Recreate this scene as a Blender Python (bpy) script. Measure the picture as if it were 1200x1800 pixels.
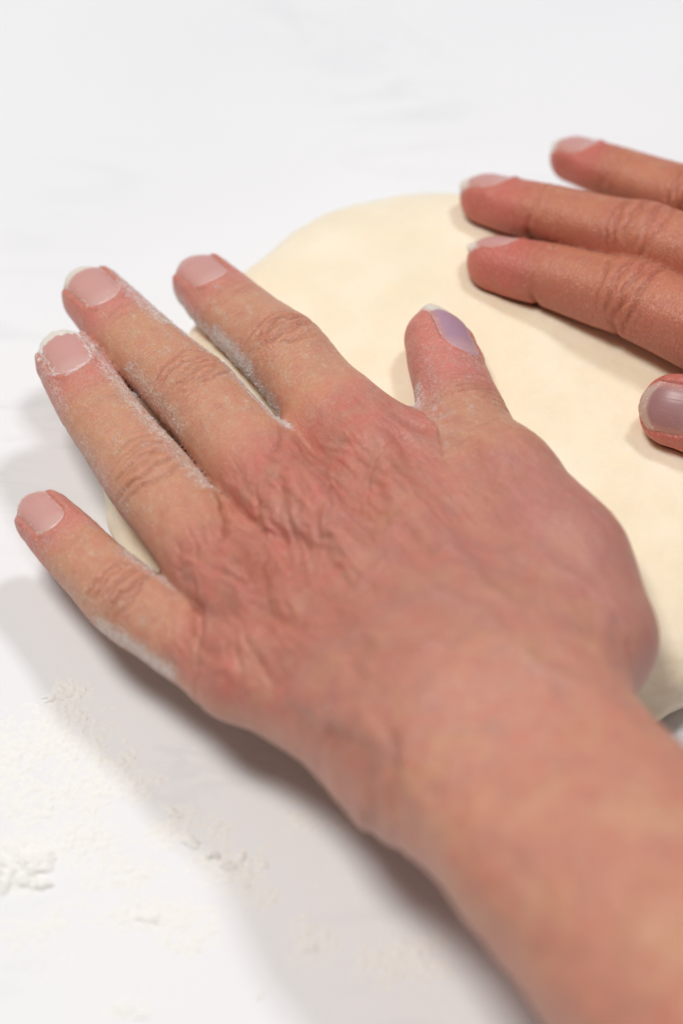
import bpy, math, random
import numpy as np
from mathutils import Vector

for _o in list(bpy.data.objects):
    bpy.data.objects.remove(_o, do_unlink=True)
SC = bpy.context.scene
COL = SC.collection
MM = 0.001
random.seed(4)
RNG = np.random.default_rng(11)
UP = np.array([0, 0, 1.0])

# ------------------------------------------------------------------ camera
ELEV = math.radians(50.0)
DIST = 0.500
TARGET = Vector((0, 0, 0.020))
FWD = Vector((0, math.cos(ELEV), -math.sin(ELEV)))
cam_d = bpy.data.cameras.new('camera')
cam = bpy.data.objects.new('camera', cam_d)
COL.objects.link(cam)
cam.location = TARGET - FWD * DIST
cam.rotation_euler = (math.pi / 2 - ELEV, 0, 0)
cam_d.sensor_fit = 'VERTICAL'
cam_d.sensor_height = 36.0
cam_d.sensor_width = 24.0
cam_d.lens = 80.0
cam_d.clip_start = 0.02
cam_d.clip_end = 20.0
cam_d.dof.use_dof = True
cam_d.dof.focus_distance = 0.505
cam_d.dof.aperture_fstop = 5.8
cam_d.dof.aperture_blades = 0
SC.camera = cam

# ------------------------------------------------------------------ light
world = bpy.data.worlds.new('World')
SC.world = world
world.use_nodes = True
_bg = world.node_tree.nodes['Background']
_bg.inputs['Color'].default_value = (1.0, 0.99, 0.975, 1)
_bg.inputs['Strength'].default_value = 0.150


def area_light(name, direction, dist, sx, sy, power, color):
    d = Vector(direction).normalized()
    l = bpy.data.lights.new(name, 'AREA')
    l.shape = 'RECTANGLE'
    l.size = sx
    l.size_y = sy
    l.energy = power
    l.color = color
    o = bpy.data.objects.new(name, l)
    COL.objects.link(o)
    p = Vector((0.0, 0.02, 0.0)) + d * dist
    o.location = p
    o.rotation_euler = (-d).to_track_quat('-Z', 'Y').to_euler()
    return o


# cool lamp from the back right, warm broad ceiling lamp overhead
area_light('window_lamp', (0.36, 0.36, 1.0), 1.9, 0.25, 0.25, 11.5, (0.92, 0.94, 1.0))
area_light('ceiling_lamp', (-0.27, -0.06, 1.0), 1.5, 0.36, 0.36, 16.0, (1.0, 0.980, 0.945))

# dim violet fill added at the right to tint right-facing skin
area_light('violet_fill', (1.0, 0.40, 0.28), 1.6, 0.5, 0.5, 2.0, (0.56, 0.50, 1.0))

SC.view_settings.view_transform = 'Standard'
SC.view_settings.look = 'None'
SC.view_settings.exposure = 0.0
SC.view_settings.gamma = 1.0
SC.render.engine = 'CYCLES'
try:
    SC.cycles.use_denoising = True
    SC.cycles.max_bounces = 8
except Exception:
    pass


# ------------------------------------------------------------------ helpers
def tag(o, label=None, cat=None, group=None, kind=None):
    if label: o['label'] = label
    if cat: o['category'] = cat
    if group: o['group'] = group
    if kind: o['kind'] = kind
    return o


def mesh_obj(name, verts, faces, mat, parent=None, smooth=True):
    me = bpy.data.meshes.new(name)
    v = np.asarray(verts, dtype=np.float32)
    if isinstance(faces, np.ndarray):
        n, k = faces.shape
        me.vertices.add(len(v))
        me.vertices.foreach_set('co', v.ravel())
        me.loops.add(n * k)
        me.loops.foreach_set('vertex_index', faces.astype(np.int32).ravel())
        me.polygons.add(n)
        me.polygons.foreach_set('loop_start', np.arange(0, n * k, k, dtype=np.int32))
        me.polygons.foreach_set('loop_total', np.full(n, k, dtype=np.int32))
        me.update(calc_edges=True)
        me.validate()
    else:
        me.from_pydata([tuple(map(float, p)) for p in v], [], faces)
        me.update()
    if smooth:
        me.polygons.foreach_set('use_smooth', np.ones(len(me.polygons), dtype=bool))
    me.materials.append(mat)
    o = bpy.data.objects.new(name, me)
    COL.objects.link(o)
    if parent: o.parent = parent
    return o


def set_color(me, name, rgb):
    a = me.attributes.new(name, 'FLOAT_COLOR', 'POINT')
    c = np.ones((len(rgb), 4), np.float32)
    c[:, :3] = rgb
    a.data.foreach_set('color', c.ravel())


def set_float(me, name, val):
    a = me.attributes.new(name, 'FLOAT', 'POINT')
    a.data.foreach_set('value', np.asarray(val, np.float32))


def set_vec(me, name, val):
    a = me.attributes.new(name, 'FLOAT_VECTOR', 'POINT')
    a.data.foreach_set('vector', np.asarray(val, np.float32).ravel())


def unit(v):
    v = np.asarray(v, float)
    return v / (np.linalg.norm(v, axis=-1, keepdims=True) + 1e-12)


def sstep(a, b, x):
    t = np.clip((x - a) / (b - a), 0, 1)
    return t * t * (3 - 2 * t)


def gauss(x, s):
    return np.exp(-0.5 * (x / s) ** 2)


_perm = np.random.default_rng(7).permutation(256)
_perm = np.concatenate([_perm, _perm, _perm]).astype(np.int32)
_grad = unit(np.random.default_rng(8).normal(size=(256, 3))).astype(np.float32)


def noise(p):
    """gradient noise, about -0.7..0.7"""
    p = np.asarray(p, np.float32)
    i = np.floor(p).astype(np.int32)
    f = p - i
    i &= 255
    u = f * f * f * (f * (f * 6 - 15) + 10)
    res = 0
    for dx in (0, 1):
        wx = u[:, 0] if dx else 1 - u[:, 0]
        for dy in (0, 1):
            wy = u[:, 1] if dy else 1 - u[:, 1]
            for dz in (0, 1):
                wz = u[:, 2] if dz else 1 - u[:, 2]
                h = _perm[_perm[_perm[i[:, 0] + dx] + i[:, 1] + dy] + i[:, 2] + dz]
                g = _grad[h]
                dot = g[:, 0] * (f[:, 0] - dx) + g[:, 1] * (f[:, 1] - dy) + g[:, 2] * (f[:, 2] - dz)
                res = res + wx * wy * wz * dot
    return res * 1.5


def fbm(p, o=3):
    r = 0; a = 1.0
    p = np.asarray(p, np.float32)
    for k in range(o):
        r = r + a * noise(p + 17.3 * k)
        p = p * 2.03
        a *= 0.5
    return r


# ------------------------------------------------------------------ materials
def new_mat(name):
    m = bpy.data.materials.new(name)
    m.use_nodes = True
    nt = m.node_tree
    return m, nt, nt.nodes['Principled BSDF']


def N(nt, t, **kw):
    n = nt.nodes.new(t)
    for k, v in kw.items():
        setattr(n, k, v)
    return n


def math_node(nt, op, a, b=None, clamp=False):
    n = N(nt, 'ShaderNodeMath', operation=op, use_clamp=clamp)
    for i, x in enumerate((a, b)):
        if x is None: continue
        if isinstance(x, (int, float)): n.inputs[i].default_value = x
        else: nt.links.new(x, n.inputs[i])
    return n.outputs[0]


def mix_col(nt, fac, a, b, blend='MIX'):
    n = N(nt, 'ShaderNodeMix', data_type='RGBA', blend_type=blend)
    for s, x in ((n.inputs[0], fac), (n.inputs[6], a), (n.inputs[7], b)):
        if isinstance(x, (int, float)): s.default_value = x
        elif isinstance(x, tuple): s.default_value = (*x, 1)
        else: nt.links.new(x, s)
    return n.outputs[2]


def noise_tex(nt, vec, scale, detail=3, rough=0.55, dist=0.0):
    n = N(nt, 'ShaderNodeTexNoise')
    n.inputs['Scale'].default_value = scale
    n.inputs['Detail'].default_value = detail
    n.inputs['Roughness'].default_value = rough
    n.inputs['Distortion'].default_value = dist
    if vec is not None: nt.links.new(vec, n.inputs['Vector'])
    return n.outputs[0]


def ramp(nt, fac, lo, hi):
    n = N(nt, 'ShaderNodeMapRange', interpolation_type='SMOOTHSTEP')
    nt.links.new(fac, n.inputs[0])
    n.inputs[1].default_value = lo
    n.inputs[2].default_value = hi
    return n.outputs[0]


def attr(nt, name, out):
    n = N(nt, 'ShaderNodeAttribute', attribute_name=name)
    return n.outputs[out]


def bump(nt, h, strength, dist, prev=None):
    n = N(nt, 'ShaderNodeBump')
    n.inputs['Strength'].default_value = strength
    n.inputs['Distance'].default_value = dist
    nt.links.new(h, n.inputs['Height'])
    if prev is not None: nt.links.new(prev, n.inputs['Normal'])
    return n.outputs[0]


def mapped(nt, vec, scale):
    n = N(nt, 'ShaderNodeMapping')
    n.inputs['Scale'].default_value = scale
    nt.links.new(vec, n.inputs['Vector'])
    return n.outputs[0]


def skin_material():
    m, nt, b = new_mat('skin')
    L = nt.links
    pos = N(nt, 'ShaderNodeTexCoord').outputs['Object']
    fc = attr(nt, 'surface_coord', 'Vector')
    col = attr(nt, 'skin_color', 'Color')
    # blotches
    n1 = noise_tex(nt, pos, 330, 4, 0.6)
    n2 = noise_tex(nt, pos, 1300, 3, 0.6)
    col = mix_col(nt, math_node(nt, 'MULTIPLY', ramp(nt, n1, 0.45, 0.72), 0.26), col, (0.52, 0.175, 0.14))
    col = mix_col(nt, math_node(nt, 'MULTIPLY', ramp(nt, n2, 0.52, 0.72), 0.28), col, (0.74, 0.47, 0.36))
    # fine relief: transverse lines along the fingers and a cross-hatched cell grain
    fg = attr(nt, 'finger_coord', 'Vector')
    fw = attr(nt, 'finger_weight', 'Fac')

    def blend(a, b_):
        n = N(nt, 'ShaderNodeMix', data_type='FLOAT')
        L.new(fw, n.inputs[0]); L.new(a, n.inputs[2]); L.new(b_, n.inputs[3])
        return n.outputs[0]

    def cells(vec):
        v1 = N(nt, 'ShaderNodeTexVoronoi', feature='DISTANCE_TO_EDGE')
        L.new(mapped(nt, vec, (1.15, 0.62, 0.9)), v1.inputs['Vector'])
        v1.inputs['Scale'].default_value = 1.0
        return ramp(nt, v1.outputs['Distance'], 0.0, 0.16)
    cell = blend(cells(fc), cells(fg))
    lines = blend(noise_tex(nt, mapped(nt, fc, (0.3, 1.3, 0.2)), 1.0, 3, 0.6, 0.4), noise_tex(nt, mapped(nt, fg, (1.9, 0.16, 0.2)), 1.0, 3, 0.6, 0.4))
    grain = noise_tex(nt, pos, 2600, 3, 0.6)
    nb = bump(nt, lines, 0.75, 0.00042)
    nb = bump(nt, cell, 0.5, 0.00013, nb)
    nb = bump(nt, grain, 0.6, 0.00014, nb)
    # flour dust
    fl = attr(nt, 'flour', 'Fac')
    st = blend(noise_tex(nt, mapped(nt, fc, (0.42, 1.2, 0.6)), 1.6, 5, 0.72, 0.6), noise_tex(nt, mapped(nt, fg, (0.42, 1.2, 0.6)), 1.6, 5, 0.72, 0.6))
    sp = noise_tex(nt, pos, 1900, 4, 0.7)
    h = math_node(nt, 'ADD', math_node(nt, 'MULTIPLY', st, 0.55), math_node(nt, 'MULTIPLY', sp, 0.45))
    thr = math_node(nt, 'SUBTRACT', 0.80, math_node(nt, 'MULTIPLY', fl, 0.42))
    d = math_node(nt, 'SUBTRACT', h, thr)
    dust = math_node(nt, 'MULTIPLY', ramp(nt, d, -0.15, 0.16), 0.88)
    col = mix_col(nt, dust, col, (0.93, 0.885, 0.84))
    nb = bump(nt, dust, 0.7, 0.00035, nb)
    L.new(col, b.inputs['Base Color'])
    L.new(nb, b.inputs['Normal'])
    rr = N(nt, 'ShaderNodeMix', data_type='FLOAT')
    L.new(dust, rr.inputs[0])
    rr.inputs[2].default_value = 0.39
    rr.inputs[3].default_value = 0.95
    L.new(rr.outputs[0], b.inputs['Roughness'])
    b.inputs['Specular IOR Level'].default_value = 0.46
    b.inputs['Subsurface Weight'].default_value = 0.55
    b.inputs['Subsurface Radius'].default_value = (1.0, 0.38, 0.22)
    b.inputs['Subsurface Scale'].default_value = 0.0016
    return m


def nail_material():
    m, nt, b = new_mat('nail')
    L = nt.links
    col = attr(nt, 'skin_color', 'Color')
    pos = N(nt, 'ShaderNodeTexCoord').outputs['Object']
    fc = attr(nt, 'surface_coord', 'Vector')
    ridge = noise_tex(nt, mapped(nt, fc, (0.1, 2.6, 1)), 1.0, 2, 0.5)
    du = noise_tex(nt, pos, 1500, 4, 0.7)
    fl = attr(nt, 'flour', 'Fac')
    dust = ramp(nt, math_node(nt, 'ADD', du, math_node(nt, 'MULTIPLY', fl, 0.35)), 0.60, 0.86)
    col = mix_col(nt, math_node(nt, 'MULTIPLY', dust, 0.75), col, (0.86, 0.80, 0.76))
    L.new(col, b.inputs['Base Color'])
    L.new(bump(nt, ridge, 0.35, 0.00012), b.inputs['Normal'])
    L.new(math_node(nt, 'ADD', math_node(nt, 'MULTIPLY', dust, 0.5), 0.38), b.inputs['Roughness'])
    b.inputs['Specular IOR Level'].default_value = 0.5
    b.inputs['Subsurface Weight'].default_value = 0.35
    b.inputs['Subsurface Radius'].default_value = (1.0, 0.5, 0.4)
    b.inputs['Subsurface Scale'].default_value = 0.0012
    return m


def dough_material():
    m, nt, b = new_mat('dough')
    L = nt.links
    pos = N(nt, 'ShaderNodeTexCoord').outputs['Object']
    n1 = noise_tex(nt, pos, 45, 3, 0.55)
    n2 = noise_tex(nt, pos, 520, 4, 0.65)
    n3 = noise_tex(nt, pos, 1900, 2, 0.6)
    col = mix_col(nt, ramp(nt, n1, 0.35, 0.7), (0.86, 0.74, 0.55), (0.90, 0.795, 0.62))
    col = mix_col(nt, math_node(nt, 'MULTIPLY', ramp(nt, n2, 0.58, 0.78), 0.3), col, (0.93, 0.87, 0.76))
    L.new(col, b.inputs['Base Color'])
    nb = bump(nt, n2, 0.35, 0.0005)
    nb = bump(nt, n3, 0.25, 0.0002, nb)
    L.new(nb, b.inputs['Normal'])
    b.inputs['Roughness'].default_value = 0.72
    b.inputs['Specular IOR Level'].default_value = 0.25
    b.inputs['Subsurface Weight'].default_value = 0.6
    b.inputs['Subsurface Radius'].default_value = (1.0, 0.75, 0.45)
    b.inputs['Subsurface Scale'].default_value = 0.003
    return m


def counter_material():
    m, nt, b = new_mat('white_marble')
    L = nt.links
    pos = N(nt, 'ShaderNodeTexCoord').outputs['Object']
    mp = N(nt, 'ShaderNodeMapping')
    mp.inputs['Rotation'].default_value = (0, 0, math.radians(52))
    mp.inputs['Scale'].default_value = (3.2, 8.5, 1)
    L.new(pos, mp.inputs['Vector'])
    w = noise_tex(nt, mp.outputs[0], 2.4, 6, 0.6, 1.3)
    v = math_node(nt, 'ABSOLUTE', math_node(nt, 'SUBTRACT', w, 0.5))
    vein = math_node(nt, 'SUBTRACT', 1.0, ramp(nt, v, 0.0, 0.05))
    msk = ramp(nt, noise_tex(nt, pos, 9, 2), 0.45, 0.7)
    vein = math_node(nt, 'MULTIPLY', math_node(nt, 'MULTIPLY', vein, msk), 0.28)
    cl = ramp(nt, noise_tex(nt, pos, 6, 3), 0.3, 0.75)
    col = mix_col(nt, cl, (0.80, 0.80, 0.81), (0.84, 0.84, 0.845))
    col = mix_col(nt, vein, col, (0.60, 0.605, 0.62))
    L.new(col, b.inputs['Base Color'])
    b.inputs['Roughness'].default_value = 0.42
    b.inputs['Specular IOR Level'].default_value = 0.3
    return m


def flour_material():
    m, nt, b = new_mat('flour')
    pos = N(nt, 'ShaderNodeTexCoord').outputs['Object']
    n = noise_tex(nt, pos, 1500, 4, 0.7)
    col = mix_col(nt, n, (0.865, 0.845, 0.81), (0.905, 0.89, 0.86))
    nt.links.new(col, b.inputs['Base Color'])
    nt.links.new(bump(nt, n, 0.6, 0.0004), b.inputs['Normal'])
    b.inputs['Roughness'].default_value = 0.95
    b.inputs['Specular IOR Level'].default_value = 0.1
    return m


SKIN, NAIL, DOUGH, COUNTER, FLOUR = skin_material(), nail_material(), dough_material(), counter_material(), flour_material()


# ------------------------------------------------------------------ implicit hand (all lengths in mm)
def smin(a, b, k):
    h = np.maximum(k - np.abs(a - b), 0) / k
    return np.minimum(a, b) - h * h * k * 0.25


class Sweep:
    """a tube with an oval section that changes along a smoothed joint chain"""

    def __init__(self, joints, dorsal, prof, cap, soft=4.0, power=2.0, cap0=None):
        J = np.asarray(joints, float)
        seg = np.linalg.norm(np.diff(J, axis=0), axis=1)
        acc = np.concatenate([[0], np.cumsum(seg)])
        self.acc = acc
        total = acc[-1] - cap
        K = int(total / 0.6) + 2
        s = np.linspace(0, total, K)
        P = np.stack([np.interp(s, acc, J[:, i]) for i in range(3)], 1)
        # soften the bends
        rad = int(soft / 0.6 * 2.5)
        if rad > 0:
            kk = gauss(np.arange(-rad, rad + 1) * 0.6, soft); kk /= kk.sum()
            d0 = P[1] - P[0]; d1 = P[-1] - P[-2]
            Q = np.concatenate([P[0] - d0 * np.arange(rad, 0, -1)[:, None], P, P[-1] + d1 * np.arange(1, rad + 1)[:, None]])
            P = np.stack([np.convolve(Q[:, i], kk, 'valid') for i in range(3)], 1)
        self.P = P
        st = np.linalg.norm(np.diff(P, axis=0), axis=1)
        self.s = np.concatenate([[0], np.cumsum(st)])
        T = unit(np.gradient(P, axis=0))
        dz = np.asarray(dorsal, float)
        if dz.ndim == 1: dz = np.tile(dz, (len(J), 1))
        Nn = np.stack([np.interp(s, acc, dz[:, i]) for i in range(3)], 1)
        Nn = unit(Nn - (Nn * T).sum(1, keepdims=True) * T)
        self.T, self.N = T, Nn
        self.B = np.cross(T, Nn)
        pr = np.asarray(prof, float)     # columns: s, w, hd, hp
        W = np.stack([np.interp(s, pr[:, 0], pr[:, c]) for c in (1, 2, 3)], 1)
        kr = gauss(np.arange(-6, 7) * 0.6, 1.8); kr /= kr.sum()
        Wp = np.concatenate([np.repeat(W[:1], 6, 0), W, np.repeat(W[-1:], 6, 0)])
        self.W = np.stack([np.convolve(Wp[:, i], kr, 'valid') for i in range(3)], 1)
        self.cap = cap
        self.cap0 = cap0
        self.power = power
        m = self.W.max() + 16
        self.lo, self.hi = P.min(0) - m, P.max(0) + m

    def local(self, p):
        n = len(p)
        k = np.empty(n, np.int64)
        PT = self.P.astype(np.float32)
        pp = (PT ** 2).sum(1)
        for a in range(0, n, 60000):
            q = p[a:a + 60000].astype(np.float32)
            k[a:a + 60000] = np.argmin(pp[None] - 2 * q @ PT.T, axis=1)
        d = p - self.P[k]
        t = (d * self.T[k]).sum(1)
        s = self.s[k] + t
        k2 = np.clip(k + np.where(t > 0, 1, -1), 0, len(self.P) - 1)
        f = np.clip(np.abs(t) / 0.6, 0, 1)[:, None]
        Bv = self.B[k] * (1 - f) + self.B[k2] * f
        Nv = self.N[k] * (1 - f) + self.N[k2] * f
        b = (d * Bv).sum(1)
        nn = (d * Nv).sum(1)
        tend = np.where((k == len(self.P) - 1) & (t > 0), t, 0)
        tbeg = np.where((k == 0) & (t < 0), -t, 0)
        W = np.stack([np.interp(s, self.s, self.W[:, i]) for i in range(3)], 1)
        return s, b, nn, tend, tbeg, W

    def dist(self, p):
        s, b, n, te, tb, W = self.local(p)
        h = np.where(n > 0, W[:, 1], W[:, 2])
        e = self.power
        q = ((np.abs(b) / W[:, 0]) ** e + (np.abs(n) / h) ** e + (te / self.cap) ** e + (tb / (self.cap0 or W[:, 0].mean())) ** e) ** (1 / e)
        r = np.sqrt(b * b + n * n + te * te + tb * tb)
        return np.where(q > 1e-3, r * (1 - 1 / np.maximum(q, 1e-3)), -W[:, 0])


def cone_dist(p, a, b, ra, rb):
    a = np.asarray(a, float); b = np.asarray(b, float)
    ab = b - a
    t = np.clip(((p - a) @ ab) / (ab @ ab), 0, 1)
    return np.linalg.norm(p - a - t[:, None] * ab, axis=1) - (ra + (rb - ra) * t)


def finger_profile(L1, L2, L3, f, cap):
    S = L1 + L2 + L3 - cap
    P = [(0, 10.0, 9.0, 9.0), (L1 * .5, 9.5, 8.1, 9.0), (L1 - 9, 9.0, 7.7, 8.4), (L1, 9.2, 8.3, 8.0), (L1 + 7, 8.7, 7.1, 8.0),
         (L1 + L2 * .62, 8.2, 6.6, 7.6), (L1 + L2, 8.0, 6.3, 6.9), (L1 + L2 + 6, 7.8, 5.8, 7.1), (S - 2, 7.3, 5.4, 6.9), (S + 1, 6.9, 5.1, 6.6)]
    return [(s, w * f, hd * f, hp * f) for s, w, hd, hp in P]


class Hand:
    def __init__(self, spec):
        self.sp = spec
        self.fingers = {}
        for nm, (J, dorsal, f) in spec['fingers'].items():
            J = np.asarray(J, float)
            L = np.linalg.norm(np.diff(J, axis=0), axis=1)
            cap = 7.2 * f
            if nm == 'thumb':
                S = L.sum() - cap
                pr = [(0, 12.5, 12, 12), (L[0] * .6, 11.5, 11, 11), (L[0], 10.4, 9.6, 9.5), (L[0] + L[1] * .5, 9.0, 8.2, 9), (L[0] + L[1], 9.6, 8.6, 8.6),
                      (L[0] + L[1] + 8, 9.8, 7.2, 9.0), (S - 5, 9.3, 6.2, 8.6), (S + 1, 8.0, 5.4, 7.4)]
                pr = [(s, w * f, a * f, c * f) for s, w, a, c in pr]
                cap = 8.5 * f
            else:
                pr = finger_profile(L[0], L[1], L[2], f, cap)
            self.fingers[nm] = Sweep(J, dorsal, pr, cap, soft=3.2, power=2.12)
        self.arm = Sweep(*spec['arm'], cap=1.0, soft=10, power=2.15)

    def parts(self, p):
        dF = np.full(len(p), 60.0)
        dT = np.full(len(p), 60.0)
        for nm, s in self.fingers.items():
            m = np.all((p > s.lo) & (p < s.hi), axis=1)
            if not m.any(): continue
            d = s.dist(p[m])
            if nm == 'thumb': dT[m] = d
            else: dF[m] = smin(dF[m], d, 0.9)
        return dF, dT

    def palm(self, p):
        d = None
        for a, b, ra, rb in self.sp['palm']:
            c = cone_dist(p, a, b, ra, rb)
            d = c if d is None else smin(d, c, 9.0)
        m = np.all((p > self.arm.lo - 20) & (p < self.arm.hi + 20), axis=1)
        if m.any():
            d[m] = smin(d[m], self.arm.dist(p[m]), 22.0)
        return d

    def sdf(self, p):
        p = np.asarray(p, float)
        dF, dT = self.parts(p)
        dP = self.palm(p)
        for a, b, ra, rb in self.sp['webs']:
            dP = smin(dP, cone_dist(p, a, b, ra, rb), 5.0)
        d = smin(dP, dT, 9.0)
        return smin(d, dF, 5.0)

    # ------------------------------------------------ surface nets on a sparse grid
    def polygonise(self, h=0.8, block=4):
        pts = [s.lo for s in self.fingers.values()] + [self.arm.lo]
        lo = np.min(pts, axis=0) + 8
        hi = np.max([s.hi for s in self.fingers.values()] + [self.arm.hi], axis=0) - 8
        H = h * block
        nb = np.ceil((hi - lo) / H).astype(int)
        g = np.stack(np.meshgrid(*[np.arange(n) for n in nb], indexing='ij'), -1).reshape(-1, 3)
        dc = self.sdf(lo + (g + 0.5) * H)
        vol = np.where(dc > 0, 9.0, -9.0).astype(np.float32).reshape(nb)
        vol = vol.repeat(block, 0).repeat(block, 1).repeat(block, 2)
        near = g[np.abs(dc) < H * 1.35]
        off = np.stack(np.meshgrid(*[np.arange(block)] * 3, indexing='ij'), -1).reshape(-1, 3)
        idx = (near[:, None] * block + off[None]).reshape(-1, 3)
        vol[idx[:, 0], idx[:, 1], idx[:, 2]] = self.sdf(lo + idx * h)
        sh = vol.shape
        ins = vol < 0
        c = [ins[a:sh[0] - 1 + a, b:sh[1] - 1 + b, d:sh[2] - 1 + d] for a in (0, 1) for b in (0, 1) for d in (0, 1)]
        tot = sum(x.astype(np.int8) for x in c)
        act = np.argwhere((tot > 0) & (tot < 8))
        vid = np.full([n - 1 for n in sh], -1, np.int32)
        vid[act[:, 0], act[:, 1], act[:, 2]] = np.arange(len(act))
        cor = np.array([(a, b, d) for a in (0, 1) for b in (0, 1) for d in (0, 1)])
        val = np.stack([vol[act[:, 0] + a, act[:, 1] + b, act[:, 2] + d] for a, b, d in cor], 1)
        acc = np.zeros((len(act), 3)); cnt = np.zeros(len(act))
        for i in range(8):
            for j in range(i + 1, 8):
                if np.abs(cor[i] - cor[j]).sum() != 1: continue
                va, vb = val[:, i], val[:, j]
                m = (va < 0) != (vb < 0)
                t = va[m] / (va[m] - vb[m])
                acc[m] += cor[i] + (cor[j] - cor[i]) * t[:, None]
                cnt[m] += 1
        V = lo + (act + acc / cnt[:, None]) * h
        F = []
        for ax in range(3):
            o1, o2 = [(1, 2), (2, 0), (0, 1)][ax]
            sl0 = [slice(1, -1)] * 3; sl1 = [slice(1, -1)] * 3
            sl0[ax] = slice(0, -1); sl1[ax] = slice(1, None)
            A, Bq = ins[tuple(sl0)], ins[tuple(sl1)]
            for flip, m in ((0, A & ~Bq), (1, ~A & Bq)):
                e = np.argwhere(m)
                if not len(e): continue
                sft = np.array([1, 1, 1]); sft[ax] = 0
                e = e + sft
                q = []
                for da, db in ((0, 0), (1, 0), (1, 1), (0, 1)):
                    cc = e.copy(); cc[:, o1] -= da; cc[:, o2] -= db
                    q.append(vid[cc[:, 0], cc[:, 1], cc[:, 2]])
                q = np.stack(q, 1)
                if flip: q = q[:, ::-1]
                F.append(q)
        F = np.concatenate(F)
        F = F[(F >= 0).all(1)]
        return V, F


def subdivided(V, F):
    n = len(V)
    a, b = F, np.roll(F, -1, 1)
    key = np.minimum(a, b).astype(np.int64) * n + np.maximum(a, b)
    uk, inv = np.unique(key.ravel(), return_inverse=True)
    em = (V[uk // n] + V[uk % n]) * 0.5
    fm = V[F].mean(1)
    E = inv.reshape(F.shape) + n
    c = np.arange(len(F)) + n + len(uk)
    q = np.stack([np.stack([F[:, i], E[:, i], c, E[:, i - 1]], 1) for i in range(4)], 1).reshape(-1, 4)
    return np.concatenate([V, em, fm]), q


def normals(V, F):
    n = np.cross(V[F[:, 2]] - V[F[:, 0]], V[F[:, 3]] - V[F[:, 1]])
    o = np.zeros_like(V)
    for i in range(4):
        for c in range(3):
            o[:, c] += np.bincount(F[:, i], n[:, c], len(V))
    return unit(o)


def relax(V, F, it):
    for _ in range(it):
        s = np.zeros_like(V); c = np.zeros(len(V))
        for i in range(4):
            a, b = F[:, i], F[:, (i + 1) % 4]
            for k in range(3):
                s[:, k] += np.bincount(a, V[b, k], len(V)) + np.bincount(b, V[a, k], len(V))
            c += np.bincount(a, minlength=len(V)) + np.bincount(b, minlength=len(V))
        V = V * 0.5 + 0.5 * s / c[:, None]
    return V


def nail_frame(sw, spec):
    """outline of a nail in finger coordinates"""
    end = sw.s[-1] + sw.cap
    s1 = end - spec.get('tip', 0.6)        # free edge
    s0 = s1 - spec['len']                  # cuticle
    return s0, s1, spec['half'], spec.get('roll', 0.0)


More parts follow.
